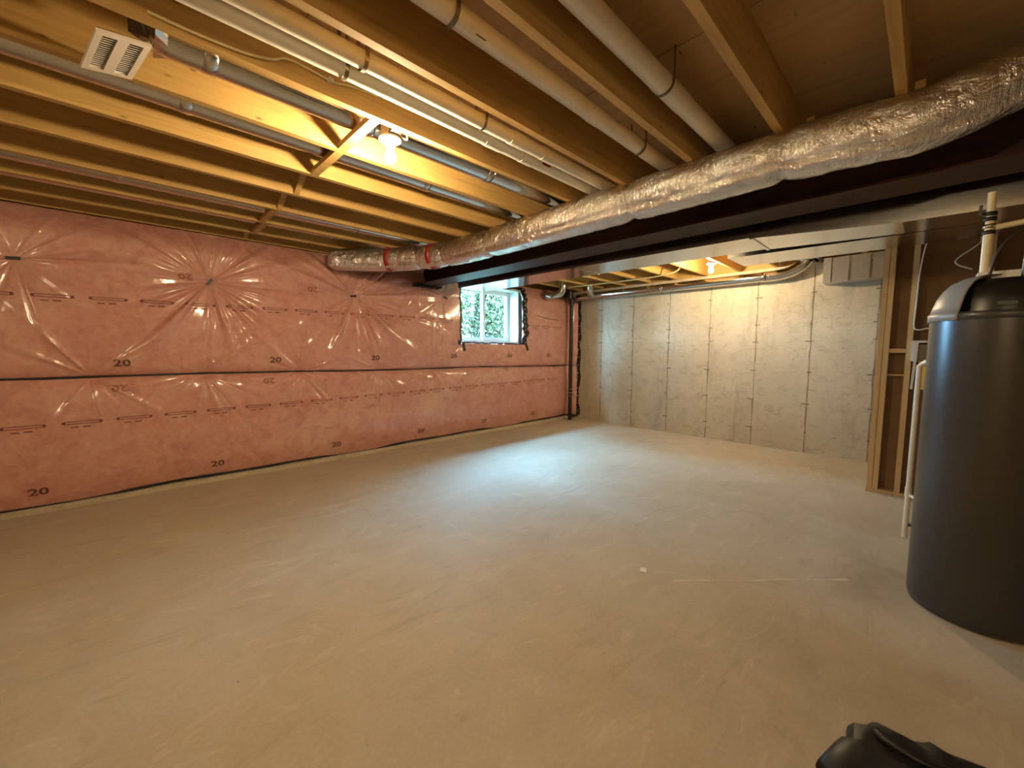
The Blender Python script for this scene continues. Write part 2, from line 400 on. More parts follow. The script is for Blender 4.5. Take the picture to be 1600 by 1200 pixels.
def decal(name, quads, parent, mat, sub=0.03):
    """flat print lying on the plastic: quads in wall coordinates (x0,x1,z0,z1,slope)"""
    mb = MB()
    for (x0, x1, z0, z1) in quads:
        n = max(1, int((x1-x0)/sub)); k = 0
        for i in range(n):
            a = x0+(x1-x0)*i/n; b = x0+(x1-x0)*(i+1)/n
            P = [(a, z0), (b, z0), (b, z1), (a, z1)]
            ys = surf(np.array([p[0] for p in P]), np.array([p[1] for p in P]))-0.0035
            mb.add([(P[j][0], float(ys[j]), P[j][1]) for j in range(4)], [(0, 1, 2, 3)])
    return mb.build(name, mat, parent)
def strip_mark(x, z, parent):
    L = 0.105
    q = [(x-L, x+L, z+0.010, z+0.016), (x-L, x+L, z-0.010, z-0.004), (x-L-0.014, x-L+0.006, z-0.009, z+0.013), (x+L-0.008, x+L+0.012, z-0.008, z+0.015),
         (x-0.07, x-0.025, z-0.040, z-0.031), (x+0.0, x+0.045, z-0.040, z-0.029)]
    decal('printed_mark', q, parent, INK)
for i in range(-7, 22):
    x = -0.054+0.318*i; z = 1.763+0.009*min(x, 3)
    if x < -1.0 or x > 6.1: continue
    if WX0-0.15 < x < WX1+0.15: continue
    strip_mark(x, z, up_b)
for i in range(-3, 21):
    x = -0.265+0.322*i
    if x < -1.0 or x > 6.15: continue
    strip_mark(x, 0.721+0.016*x, lo_b)
# '20' rating numbers
fc = bpy.data.curves.new('rating', 'FONT'); fc.body = '20'; fc.size = 0.085; fc.align_x = 'CENTER'; fc.align_y = 'CENTER'; fc.offset = 0.002; fc.resolution_u = 2
fo = bpy.data.objects.new('rating', fc); col.objects.link(fo)
dg = bpy.context.evaluated_depsgraph_get(); tm = bpy.data.meshes.new_from_object(fo.evaluated_get(dg))
TV = [(v.co.x*1.35, v.co.y) for v in tm.vertices]; TF = [tuple(p.vertices) for p in tm.polygons]
bpy.data.objects.remove(fo)
def rating(x, z, parent, mat, flip=False):
    s_ = -1 if flip else 1
    P = [(x+s_*a, z+s_*b) for a, b in TV]
    ys = surf(np.array([p[0] for p in P]), np.array([p[1] for p in P]))-0.0035
    MB().add([(p[0], float(y), p[1]) for p, y in zip(P, ys)], TF).build('printed_number', mat, parent)
for x in (0.0, 1.206, 2.362, 3.587, 4.75, 5.75): rating(x, 1.212+0.012*min(x, 4), up_b, INK2)
for x in (-0.027, 1.137, 4.7, 5.95): rating(x, 0.995+0.01*x, lo_b, INK3, True)
for x in (-0.543, 0.645, 1.828, 3.009, 4.178, 5.35): rating(x, 0.178+0.005*x, lo_b, INK2)
for x in (0.479, 1.62): rating(x, 2.035, up_b, INK3, True)
# black tape patches at the pins
for (x, z, a) in ((-0.563, 2.036, 0.1), (0.665, 2.005, 0.9), (2.114, 2.011, 0.15), (3.45, 2.11, -0.2)):
    y = min(float(surf(x+q*math.cos(a), z+q*math.sin(a))) for q in (-0.04, -0.02, 0.0, 0.02, 0.04))-0.003
    MB().obox((x, y, z), (math.cos(a), 0, math.sin(a)), (0, 0, 1), 0.038, 0.012, 0.003).build('tape_patch', RUB, up_b)
# slits where the plastic is cut beside the window
for a, b in (((5.42, 1.985), (6.02, 1.93)),):
    pts = [(a[0]+(b[0]-a[0])*t, float(surf(a[0]+(b[0]-a[0])*t, a[1]))-0.004, a[1]+(b[1]-a[1])*t-0.02*math.sin(math.pi*t)) for t in np.linspace(0, 1, 9)]
    MB().tube(pts, 0.006, 6).build('plastic_slit', INK2, up_b)

# black sealant bead along the seam and along the foot of the plastic
xs = np.arange(X0+0.05, 6.45, 0.09)
pts = [(float(a), float(surf(a, zseam(a)))-0.006+0.004*math.sin(a*7), float(zseam(a))+0.003*math.sin(a*5)) for a in xs]
tag(MB().tube(pts, [0.010+0.003*math.sin(k*0.7) for k in range(len(pts))], 6).build('seam_tape', RUB, loc=(0, 5.0, 1.09)), 'thin black sealing strip running along the seam between the pink blankets', 'sealing strip')
pts = [(float(a), float(surf(a, 0.06))-0.004+0.003*math.sin(a*4), 0.055+0.012*math.sin(a*2.3)+0.008*math.sin(a*5.1)) for a in xs]
tag(MB().tube(pts, [0.011+0.003*math.sin(k*1.1) for k in range(len(pts))], 6).build('sealant_bead', RUB, loc=(0, 5.0, 0.05)), 'wavy black sealant bead along the bottom edge of the plastic', 'sealant')
# concrete ledge below the plastic
mb = MB(); pv = []
xs2 = np.arange(X0, 6.5, 0.12)
for a in xs2:
    k = 0.012*math.sin(a*3.1)+0.008*math.sin(a*7.7)
    pv += [(a, 4.95+k, 0.0), (a, 4.965+k, 0.04), (a, 5.10, 0.06)]
mb.add(pv, [(3*i+j, 3*i+3+j, 3*i+4+j, 3*i+1+j) for i in range(len(xs2)-1) for j in (0, 1)])
struct(mb.build('trim_1', CONC))

# ------------------------------------------------------------------ window
win = thing('window_1', (4.39, 5.24, WZ0), '', '')
del win['label'], win['category']; win['kind'] = 'structure'
FY0, FY1 = 5.24, 5.33
def frame(mb, x0, x1, z0, z1, t, y0, y1):
    mb.box(x0, x0+t, y0, y1, z0, z1); mb.box(x1-t, x1, y0, y1, z0, z1); mb.box(x0+t, x1-t, y0, y1, z0, z0+t); mb.box(x0+t, x1-t, y0, y1, z1-t, z1); return mb
frame(MB(), WX0, WX1, WZ0, WZ1, 0.045, FY0, FY1).build('window_frame', WHITE, win)
mid = 4.43
sash = frame(MB(), mid-0.03, WX1-0.046, WZ0+0.046, WZ1-0.046, 0.055, FY0+0.012, FY0+0.045).build('sash', WHITE, win)
MB().box(mid+0.02, WX1-0.10, FY0+0.026, FY0+0.031, WZ0+0.10, WZ1-0.10).build('pane', GLASS, sash)
sash2 = frame(MB(), WX0+0.046, mid+0.03, WZ0+0.046, WZ1-0.046, 0.045, FY0+0.050, FY0+0.083).build('sash', WHITE, win)
MB().box(WX0+0.09, mid-0.01, FY0+0.064, FY0+0.069, WZ0+0.09, WZ1-0.09).build('pane', GLASS, sash2)
MB().box(mid-0.02, mid+0.0, FY0-0.004, FY0+0.012, 1.84, 1.92).build('latch', plain('latch_grey', (0.35, 0.35, 0.34), 0.4, bump=0), win)
# white reveal boards between frame and plastic
m = MB(); m.box(WX1-0.03, WX1-0.001, 5.04, FY0, WZ0, WZ1); m.build('reveal', WHITE, win)
MB().box(WX0+0.001, WX0+0.03, 5.04, FY0, WZ0, WZ1).build('reveal', WHITE, win)
MB().box(WX0+0.03, WX1-0.03, 5.02, FY0, WZ0+0.001, WZ0+0.03).build('window_sill', WHITE, win)
MB().box(WX0+0.03, WX1-0.03, 5.04, FY0, WZ1-0.03, WZ1-0.001).build('reveal', WHITE, win)
# wavy black tape round the opening
def ragged(a, b, w0, n, axis, name, label, nrm=(0, -1, 0), follow=True):
    mb = MB(); A = Vector(a); B = Vector(b); W = Vector(axis); Nn = Vector(nrm); vs = []
    def stick(p):          # lay a tape edge on the surface of the plastic
        return Vector((p.x, float(surf(p.x, p.z)), p.z)) if follow else p
    for i in range(n+1):
        p = A.lerp(B, i/n); j = random.uniform(-0.3, 0.3)*w0
        e = w0*random.uniform(0.75, 1.2); o = Nn*(0.0035+0.003*random.random()); q = Nn*(-0.005)
        e0 = stick(p+W*(-e/2+j)); e1 = stick(p+W*(e/2+j))
        vs += [e0+o, e1+o, e1+q, e0+q]
    fs = []
    for i in range(n):
        q = 4*i; fs += [(q, q+1, q+5, q+4), (q+1, q+2, q+6, q+5), (q+2, q+3, q+7, q+6), (q+3, q, q+4, q+7)]
    fs += [(3, 2, 1, 0), (4*n, 4*n+1, 4*n+2, 4*n+3)]
    mb.add(vs, fs)
    o = mb.build(name, RUB, loc=tuple(A)); return tag(o, label, 'tape')
def tape_strip(a, b, wid, axis, label, dots, nrm=(0, -1, 0), follow=True):
    o = ragged(a, b, wid, 18, axis, 'black_tape', label, nrm, follow)
    A = Vector(a); B = Vector(b)
    for i in range(dots):
        p = A.lerp(B, (i+0.5)/dots)+Vector(axis)*random.uniform(-0.2, 0.2)*wid
        if follow: p.y = float(surf(p.x, p.z))
        p += Vector(nrm)*0.006; d = (B-A).normalized()
        MB().obox(p, d, axis, random.uniform(0.006, 0.016), 0.006, 0.003).build('bare_spot', WHITE, o)
    return o
tape_strip((WX1+0.05, 4.97, WZ0-0.02), (WX1+0.06, 4.95, WZ1+0.06), 0.115, (1, 0, 0), 'ragged black tape down the far jamb of the window', 14)
tape_strip((WX0+0.5, 4.975, WZ1+0.015), (WX1+0.16, 4.96, WZ1+0.02), 0.055, (0, 0, 1), 'ragged black tape along the head of the window', 6)
tape_strip((WX0+0.02, 4.93, WZ0-0.004), (WX1+0.05, 4.93, WZ0-0.012), 0.022, (0, 0, 1), 'narrow black tape under the window sill', 4)
tape_strip((WX0-0.012, 4.945, WZ0-0.02), (WX0-0.012, 4.945, WZ1-0.03), 0.03, (1, 0, 0), 'thin black tape up the near jamb of the window', 3)
tag(MB().obox((WX0+0.06, float(surf(WX0+0.06, WZ0-0.075))-0.002, WZ0-0.075), (0.2, 0, -1), (1, 0, 0), 0.06, 0.022, 0.003).build('tape_tab', RUB, loc=(WX0+0.06, 4.925, WZ0-0.075)), 'short black tape tab under the near corner of the window sill', 'tape')
tag(MB().obox((WX1+0.10, float(surf(WX1+0.10, WZ0-0.065))-0.002, WZ0-0.065), (0.45, 0, -1), (1, 0, 0), 0.06, 0.025, 0.003).build('tape_tab', RUB, loc=(WX1+0.1, 4.925, WZ0-0.065)), 'short black tape tab under the far corner of the window sill', 'tape')
tag(MB().obox((WX0-0.03, float(surf(WX0-0.03, WZ0+0.0))-0.002, WZ0+0.0), (0, 0, 1), (1, 0, 0), 0.04, 0.03, 0.003).build('tape_tab', RUB, loc=(WX0-0.03, 4.925, WZ0)), 'small square black tape tab beside the near corner of the window sill', 'tape')
# corner tape between the pink plastic and the concrete wall
tape_strip((6.497, 4.80, 0.082), (6.497, 4.79, 2.36), 0.075, (0, -1, 0), 'ragged black tape down the corner beside the concrete wall', 15, (-1, 0, 0), False)

# outdoors
struct(MB().box(-6, 16, 5.42, 24, 1.1, 1.25).build('ground', SOIL))
def shrub(x, y, hgt, rad, n, label, seed):
    r_ = np.random.default_rng(seed)
    t = thing('garden_shrub', (x, y, 1.25), label, 'shrub', 'shrubs outside the window')
    for k in range(4):
        a = r_.uniform(0, 6.28); MB().tube([(x+0.05*math.cos(a), y+0.05*math.sin(a), 1.24), (x+0.35*rad*math.cos(a), y+0.35*rad*math.sin(a), 1.25+hgt*0.7)], [0.03, 0.012], 7).build('stem', BARK, t)
    u = r_.normal(size=(n, 3)); u /= np.linalg.norm(u, axis=1)[:, None]; rr = r_.uniform(0.35, 1.0, n)**0.6
    P = u*rr[:, None]*np.array([rad, rad, hgt*0.55])+np.array([x, y, 1.25+hgt*0.52])
    P = P[P[:, 2] > 1.27]
    A = r_.normal(size=P.shape); A /= np.linalg.norm(A, axis=1)[:, None]; Bv = np.cross(A, r_.normal(size=P.shape)); Bv /= np.linalg.norm(Bv, axis=1)[:, None]
    L = r_.uniform(0.05, 0.10, len(P))[:, None]
    V = np.stack([P-A*L*0.6, P+Bv*L*0.32, P+A*L*0.6, P-Bv*L*0.32], 1).reshape(-1, 3)-np.array([x, y, 1.25])
    me = bpy.data.meshes.new('foliage'); me.from_pydata(V.tolist(), [], [(4*i, 4*i+1, 4*i+2, 4*i+3) for i in range(len(P))]); me.update(); me.materials.append(LEAF)
    o = bpy.data.objects.new('foliage', me); col.objects.link(o); o.parent = t; o['_o'] = (x, y, 1.25); o['kind'] = 'stuff'
shrub(5.55, 8.3, 2.7, 0.90, 20000, 'leafy green shrub outside, seen through the near pane', 1)
shrub(7.45, 8.3, 2.7, 0.90, 20000, 'leafy green shrub outside, seen through the far pane', 2)
shrub(6.5, 10.8, 3.2, 1.25, 20000, 'leafy green shrub outside, in the gap behind the two nearest shrubs', 3)
shrub(9.15, 10.8, 3.2, 1.25, 14000, 'leafy green shrub outside, farthest along the rear row', 4)
shrub(3.5, 8.2, 4.4, 1.05, 14000, 'tall leafy shrub added out of view to block sky light, one place before the near pane', 5)  # unseen, added to keep side sky light off the far wall
shrub(1.25, 8.0, 4.4, 1.05, 14000, 'tall leafy shrub added out of view to block sky light, two places before the near pane', 6)  # also unseen, added as a screen against low sky light
shrub(2.5, 10.5, 4.6, 1.05, 14000, 'tall leafy shrub added out of view to block sky light, in the rear row before the near pane', 8)  # unseen, added to close the gap between the two light-blocking shrubs
shrub(9.45, 8.2, 2.7, 0.95, 8000, 'leafy green shrub outside, at the far end of the front row', 7)

# ------------------------------------------------------------------ steel beam, joists
beam = thing('steel_beam', (3.13, 5.0, 2.25), 'dark brown primed steel beam carrying the joists', 'beam')
MB().box(2.98, 3.28, Y0, 5.02, 2.25, 2.264).build('bottom_flange', STEEL, beam)
MB().box(2.98, 3.28, Y0, 5.02, 2.486, 2.499).build('top_flange', STEEL, beam)
MB().box(3.124, 3.136, Y0, 5.02, 2.264, 2.486).build('web', STEEL, beam)
mb = MB()
for k in range(9):
    a = 2.93+0.045*k; mb.obox((a, 4.90+random.uniform(-0.01, 0.01), 2.235+random.uniform(-0.012, 0.004)), (1, 0, random.uniform(-0.5, 0.5)), (0, 1, 0), 0.035, 0.03, random.uniform(0.008, 0.02))
tag(mb.build('beam_pocket_seal', RUB, loc=(3.1, 4.9, 2.24)), 'lumpy black sealant under the end of the steel beam', 'sealant')

ORD = ['first', 'second', 'third', 'fourth', 'fifth', 'sixth', 'seventh', 'eighth', 'ninth', 'tenth', 'eleventh', 'twelfth', 'thirteenth', 'fourteenth']
JY = [0.153+0.4627*i for i in range(11)]+[5.13]
for i, y in enumerate(JY):
    tag(MB().box(X0, 3.22, y-0.02, y+0.02, HJ, HS).build('floor_joist', WOOD, loc=(0, y, HJ)), f'{ORD[11-i]} pine floor joist from the pink wall, on the near side of the steel beam', 'joist', 'joists on the near side of the beam')
FO = 0.042
for i, y in enumerate(JY):
    if i == 11: continue
    tag(MB().box(3.04, X1, y-0.02-FO, y+0.02-FO, HJ, HS).build('floor_joist', WOOD, loc=(5, y-FO, HJ)), f'{ORD[11-i]} pine floor joist from the pink wall, beyond the steel beam', 'joist', 'joists beyond the beam')

# bridging between the joists
def cross_bridge(i, x, beyond=False):
    off = -FO if beyond else 0.0
    a, b = JY[i]+0.02+off, JY[i+1]-0.02+off
    t = thing('joist_bridging', (x, (a+b)/2, HJ), f'crossed wooden bridging beside the {ORD[11-i]} joist from the pink wall, '+('beyond the beam' if beyond else 'near side of the beam'), 'bridging', 'crossed bridging between joists')
    MB().bar((x-0.022, a, HJ+0.015), (x-0.022, b, HS-0.015), 0.03, 0.038).build('strut', WOOD, t)
    MB().bar((x+0.022, a, HS-0.015), (x+0.022, b, HJ+0.015), 0.03, 0.038).build('strut', WOOD, t)
def flat_block(i, x, w_, hgt, label):
    a, b = JY[i]+0.02, JY[i+1]-0.02
    tag(MB().box(x-w_/2, x+w_/2, a, b, HJ, HJ+hgt).build('joist_block', WOOD, loc=(x, (a+b)/2, HJ)), label, 'block')
flat_block(4, 0.985, 0.05, 0.03, 'flat wooden block between joists right beside the lit porcelain lamp')
flat_block(5, 0.985, 0.05, 0.03, 'flat wooden block between joists, one bay past the porcelain lamp')
flat_block(8, 0.985, 0.05, 0.03, 'flat wooden block under the silver pipe between joists by the pink wall')
for i in (6, 7, 10): cross_bridge(i, 0.985)
flat_block(9, 1.02, 0.05, 0.03, 'flat wooden block between joists, one bay nearer the pink wall')
for i in range(3, 10): cross_bridge(i, 4.95, True)

# ------------------------------------------------------------------ ducts between the joists
def round_duct(y, z, r, x0, x1, collars, label, name='round_duct'):
    t = thing(name, ((x0+x1)/2, y, z-r), label, 'duct', 'round ducts between the joists')
    pp_ = MB().tube([(x0+(x1-x0)*k/6, y, z) for k in range(7)], r, 24).build('pipe', SHINY, t)
    for c in collars:
        MB().tube([(c-0.025, y, z), (c-0.024, y, z), (c+0.024, y, z), (c+0.025, y, z)], [r+0.001, r+0.004, r+0.004, r+0.001], 24).build('collar', SHINY, pp_)
    return t
tA = round_duct(2.245, 2.615, 0.078, 0.20, 3.35, (0.34, 1.05, 1.92), 'round silver duct above the lit porcelain lamp')
mb = MB(); n = 20
ring = [(0.20, 2.245+0.078*math.cos(2*math.pi*k/n), 2.615+0.078*math.sin(2*math.pi*k/n)) for k in range(n)]
sq = []
for k in range(n):
    a = 2*math.pi*k/n; c_, s_ = math.cos(a), math.sin(a); q = max(abs(c_), abs(s_)); sq.append((0.09+0.07*(s_/q < 0), 2.245+0.12*c_/q, 2.64+0.085*s_/q))
mb.add(ring+sq, [(k, (k+1) % n, n+(k+1) % n, n+k) for k in range(n)]); mb.add(sq, [tuple(range(n))])
mb.build('boot', SHINY, tA)
round_duct(2.70, 2.612, 0.07, -2.0, 3.35, (0.30, 1.7), 'thin round silver duct one bay past the lit porcelain lamp')
round_duct(4.085, 2.60, 0.078, -2.0, 2.95, (0.05, 1.75), 'round silver duct in the third bay from the pink wall')
round_duct(4.55, 2.61, 0.07, -2.0, 2.95, (1.7,), 'round silver duct in the second bay from the pink wall')

# ceiling grille
g = thing('vent_grille', (0.04, 2.31, 2.49), 'pale plastic slotted vent grille screwed under a joist', 'grille')
gc = Vector((0.045, 2.279, 2.481)); ux = Vector((0.149, 0.027, 0.032)).normalized(); uy = Vector((-0.019, 0.30, 0)); uy = (uy-ux*uy.dot(ux)).normalized()
un = ux.cross(uy)
def gp(a, b, z): return gc+ux*a+uy*b+un*z
HX, HY = 0.078, 0.152
mb = MB(); mb.obox(gp(-HX+0.010, 0, 0), ux, uy, 0.010, HY, 0.005); mb.obox(gp(HX-0.010, 0, 0), ux, uy, 0.010, HY, 0.005)
mb.obox(gp(0, 0, 0), ux, uy, 0.016, HY-0.024, 0.005)
mb.obox(gp(0, -HY+0.012, 0), ux, uy, HX-0.020, 0.012, 0.005); mb.obox(gp(0, HY-0.012, 0), ux, uy, HX-0.020, 0.012, 0.005)
mb.build('frame', GRILLE, g)
for sgn in (-1, 1):
    for k in range(16):
        MB().obox(gp(sgn*0.037, -0.119+0.0159*k, 0.001), ux, (uy+un*0.6), 0.0212, 0.0058, 0.0012).build('slat', GRILLE, g)
MB().obox(gp(0, 0, 0.008), ux, uy, HX-0.004, HY-0.004, 0.002).build('backing', plain('grille_dark', (0.20, 0.13, 0.08), 0.7), g)
MB().obox(gp(0.055, 0.10, 0.016), ux, uy, 0.018, 0.04, 0.006).build('mounting_lip', GRILLE, g)

# ------------------------------------------------------------------ lamps
def lamp(x, y, z, label, bulb_label, joist_y, grp):
    t = thing('lamp_holder', (x, y, z-0.045), label, 'lamp')
    MB().lathe([(0.050, 0.055), (0.050, 0.0)], (x, y, z), 8, smooth=False).build('junction_box', plain('box_steel', (0.55, 0.5, 0.42), 0.4, 0.7, bump=0), t)
    MB().box(x-0.03, x+0.03, min(joist_y, y-0.045) if joist_y < y else y+0.045, y-0.045 if joist_y < y else joist_y, z+0.005, z+0.05).build('bracket', GALV, t)
    MB().lathe([(0.056, 0.002), (0.060, -0.004), (0.058, -0.012), (0.045, -0.019), (0.030, -0.026), (0.026, -0.045), (0.023, -0.047)], (x, y, z), 32).build('porcelain_base', PORC, t)
    MB().tube(spline([(x+0.052, y-0.01, z+0.03), (x+0.085, y-0.03, z+0.012), (x+0.075, y-0.05, z+0.03), (x+0.09, y-0.055, z+0.055)], 6), 0.005, 6).build('wire', CABLE, t)
    b = thing('light_bulb', (x, y, z-0.13), bulb_label, 'light bulb', 'bare lit bulbs')
    MB().lathe([(0.012, -0.036), (0.013, -0.056), (0.014, -0.058)], (x, y, z), 16).build('screw_base', GALV, b)
    prof = [(0.0135, -0.056), (0.016, -0.064), (0.024, -0.077), (0.0295, -0.090), (0.0305, -0.100), (0.028, -0.113), (0.020, -0.124), (0.010, -0.1295), (0.0001, -0.131)]
    MB().lathe(prof, (x, y, z), 24).build('glass_envelope', BULBM, b)
lamp(1.115, 2.115, 2.495, 'white porcelain lamp holder under the joists over the open floor', 'bare lit bulb in the porcelain holder over the open floor', 2.024, None)
lamp(5.55, 2.02, 2.495, 'white porcelain lamp holder beyond the steel beam near the concrete wall', 'bare lit bulb beyond the steel beam near the concrete wall', 1.98, None)
lamp(-2.0, 0.04, 2.495, 'white porcelain lamp holder at the back of the basement', 'bare lit bulb over the floor at the back of the basement', 0.133, None)

# ------------------------------------------------------------------ plastic pipes between the joists
def pvc(y, z, r, x0, x1, collars, straps, label):
    t = thing('plastic_pipe', ((x0+x1)/2, y, z-r), label, 'pipe', 'white plastic pipes between the joists')
    pp_ = MB().tube([(x0+(x1-x0)*k/8, y, z) for k in range(9)], r, 24).build('pipe', PVC, t)
    for (c, l) in collars:
        MB().tube([(c-l, y, z), (c+l, y, z)], r+0.0028, 24).build('coupling', PVC, pp_)
    for c in straps:
        mb = MB(); k = 18; vs = []
        for j in range(k+1):
            a = math.pi*(1.0+j/k); vs += [(c-0.008, y+(r+0.006)*math.cos(a), z+(r+0.006)*math.sin(a)), (c+0.008, y+(r+0.006)*math.cos(a), z+(r+0.006)*math.sin(a))]
        vs = [(c-0.008, y-(r+0.006), HS-0.002), (c+0.008, y-(r+0.006), HS-0.002)]+vs+[(c-0.008, y+(r+0.006), HS-0.002), (c+0.008, y+(r+0.006), HS-0.002)]
        mb.add(vs, [(2*j, 2*j+1, 2*j+3, 2*j+2) for j in range(k+2)])
        o = mb.build('strap', plain('strap_metal', (0.22, 0.18, 0.12), 0.4, 0.8, bump=0), t)
        so = o.modifiers.new('t', 'SOLIDIFY'); so.thickness = 0.0015
    return t
p1 = pvc(1.842, 2.557, 0.035, -2.6, 3.35, ((1.62, 0.06), (1.9, 0.05)), (0.76,), 'white plastic pipe of the side-by-side pair, beside the lamp joist')
p2 = pvc(1.738, 2.565, 0.037, -2.6, 3.35, ((1.72, 0.06), (1.98, 0.05)), (0.80, 1.45), 'white plastic pipe of the side-by-side pair, farther from the lamp joist')
MB().box(2.02, 2.09, 1.800, 1.806, 2.545, 2.560).build('red_mark', RED, p1)
p3 = pvc(1.315, 2.60, 0.043, -2.6, 3.35, ((1.86, 0.05),), (0.95, 2.35), 'single white plastic pipe with a small sticker, two joists from the lamp')
MB().box(1.05, 1.10, 1.290, 1.2935, 2.562, 2.575).build('sticker', BROWN, p3)
p4 = pvc(0.945, 2.60, 0.046, -2.6, 3.35, ((1.98, 0.14),), (1.9,), 'single white plastic pipe, three joists from the lamp')
# yellow cable stapled along a joist
cp = [on_y(p, 1.976) for p in ((230, 18), (300, 50), (380, 82), (425, 93), (445, 91), (470, 101), (520, 128), (545, 134), (590, 150))]
cb = tag(MB().tube(spline(cp, 5), 0.0055, 8).build('cable', CABLE, loc=cp[3]), 'cream electrical cable stapled along the joist beside the paired pipes', 'cable')
pp = on_y((516, 126), 1.978)
MB().box(pp[0]-0.01, pp[0]+0.01, 1.964, 1.984, pp[2]-0.009, pp[2]+0.009).build('staple', WHITE, cb)

# ------------------------------------------------------------------ foil-wrapped duct
fd = thing('foil_duct', (2.57, 2.0, 2.24), 'crinkled silver foil-wrapped duct hung along the steel beam', 'duct')
path = spline([(3.12, -0.75, 2.635), (2.93, -0.45, 2.60), (2.73, -0.18, 2.48), (2.61, 0.08, 2.374), (2.572, 0.4, 2.372), (2.57, 1.0, 2.370), (2.57, 2.0, 2.365), (2.57, 3.0, 2.36), (2.56, 3.5, 2.365), (2.47, 3.95, 2.368), (2.28, 4.3, 2.370), (2.05, 4.58, 2.372), (1.86, 4.75, 2.375), (1.78, 4.82, 2.380)], 26)
ln = [0.0]
for a, b in zip(path, path[1:]): ln.append(ln[-1]+(b-a).length)
def cut(y): return min(range(len(path)), key=lambda k: abs(path[k].y-y))
marks = [0, cut(0.60), cut(1.48), cut(2.93), cut(3.62), cut(4.0), len(path)-1]
wv = [(random.uniform(8, 40), random.randint(1, 7), random.uniform(0, 6.28), random.uniform(0.3, 1)) for _ in range(18)]
for si in range(len(marks)-1):
    a, b = marks[si], marks[si+1]
    # resample the section finely
    seg = path[a:b+1]; L = ln[b]-ln[a]; N = max(20, int(L/0.012)); pts = []; ss = []
    for k in range(N+1):
        s_ = ln[a]+L*k/N
        j = max(0, min(len(ln)-2, next((q for q in range(len(ln)-1) if ln[q+1] >= s_), len(ln)-2)))
        t_ = (s_-ln[j])/(ln[j+1]-ln[j]); pts.append(path[j].lerp(path[j+1], t_)); ss.append(s_)
    base = 0.130
    R = []
    for k, s_ in enumerate(ss):
        d = min(s_-ss[0], ss[-1]-s_)
        tie = 1-0.22*math.exp(-d/0.03)
        R.append(base*tie*(0.80+0.2*min(1, max(0, (s_-0.25)/0.6)) if si == 0 else 1.0)*(1.0-0.05*min(1, max(0, (s_-ss[0])/0.9)) if si == len(marks)-2 else 1.0))
    def rf(i, th, ss=ss, R=R):
        s_ = ss[min(i, len(ss)-1)]
        # seam fold: a groove on the room side with a drooping lip below it
        tg = math.radians(236)+0.05*math.sin(s_*5)
        d = (th-tg+math.pi) % (2*math.pi)-math.pi
        q = 1-0.12*math.exp(-(d/0.055)**2)+0.085*math.exp(-((d+0.30)/0.20)**2)
        c = sum(am*math.sin(f*s_*2.2+m_*th+p) for f, m_, p, am in wv)*(0.0026 if s_ < 4.6 else 0.0058)
        c += 0.016*math.sin(s_*31+2.5*math.sin(th*2+s_*3))*math.sin(th*3+s_*11)*0.6+0.007*math.sin(s_*95+3*math.sin(th*3+s_*7))*max(0, math.sin(th*2+s_*17))
        return q*(1+c)
    MB().tube(pts, R, 56, True, rf).build('foil_sleeve', FOIL, fd)
    if 0 < si < 4:
        k = a; T = (path[k+1]-path[k-1]).normalized()
        MB().tube([path[k]-T*0.022, path[k]-T*0.021, path[k]+T*0.021, path[k]+T*0.022], [0.09, 0.108, 0.108, 0.09], 40).build('tie_band', FOIL, fd)
for y in (3.80, 4.33):
    k = cut(y); T = (path[k+1]-path[k-1]).normalized()
    MB().tube([path[k]-T*0.025, path[k]-T*0.024, path[k]+T*0.024, path[k]+T*0.025], [0.11, 0.1355, 0.1355, 0.11], 40).build('red_tape', RED, fd)

# ------------------------------------------------------------------ sheet-metal trunk ducts
def loft(mb, secs):
    """secs = [(y, x0, x1, z0, z1)] rectangular sections"""
    vs = []
    for (y, x0, x1, z0, z1) in secs: vs += [(x0, y, z0), (x1, y, z0), (x1, y, z1), (x0, y, z1)]
    fs = [(4*i+k, 4*i+(k+1) % 4, 4*i+4+(k+1) % 4, 4*i+4+k) for i in range(len(secs)-1) for k in range(4)]
    n = 4*(len(secs)-1); fs += [(3, 2, 1, 0), (n, n+1, n+2, n+3)]
    mb.add(vs, fs); return mb
td = thing('trunk_duct', (3.6, 2.0, 2.19), 'long rectangular sheet-metal trunk duct close beside the steel beam', 'duct')
loft(MB(), [(4.58, 3.40, 3.86, 2.203, 2.44), (2.6, 3.40, 3.86, 2.20, 2.44)]).build('duct_section', GALV, td)
loft(MB(), [(2.6, 3.40, 3.86, 2.20, 2.44), (0.96, 3.40, 3.86, 2.19, 2.44)]).build('duct_section', GALV, td)
loft(MB(), [(0.96, 3.40, 3.86, 2.185, 2.44), (0.15, 3.40, 3.72, 2.125, 2.44), (-1.6, 3.40, 3.72, 2.10, 2.44)]).build('duct_section', GALV, td)
for y in (2.6, 0.96):
    zz = 2.2 if y > 2 else (2.187 if y > 0.9 else 2.137); xx = 3.86 if y > 0.9 else 3.75
    mb = MB(); mb.box(3.394, xx+0.006, y-0.011, y+0.011, zz-0.008, zz+0.004); mb.box(3.392, 3.402, y-0.011, y+0.011, zz-0.008, 2.444)
    mb.build('drive_seam', GALV, td)
td2 = thing('return_duct', (4.3, 0.4, 2.19), 'second rectangular sheet-metal duct, parallel behind the trunk duct', 'duct')
loft(MB(), [(1.33, 4.05, 4.53, 2.20, 2.46), (0.30, 4.08, 4.55, 2.195, 2.46), (-1.6, 4.08, 4.55, 2.19, 2.46)]).build('duct_section', GALV, td2)
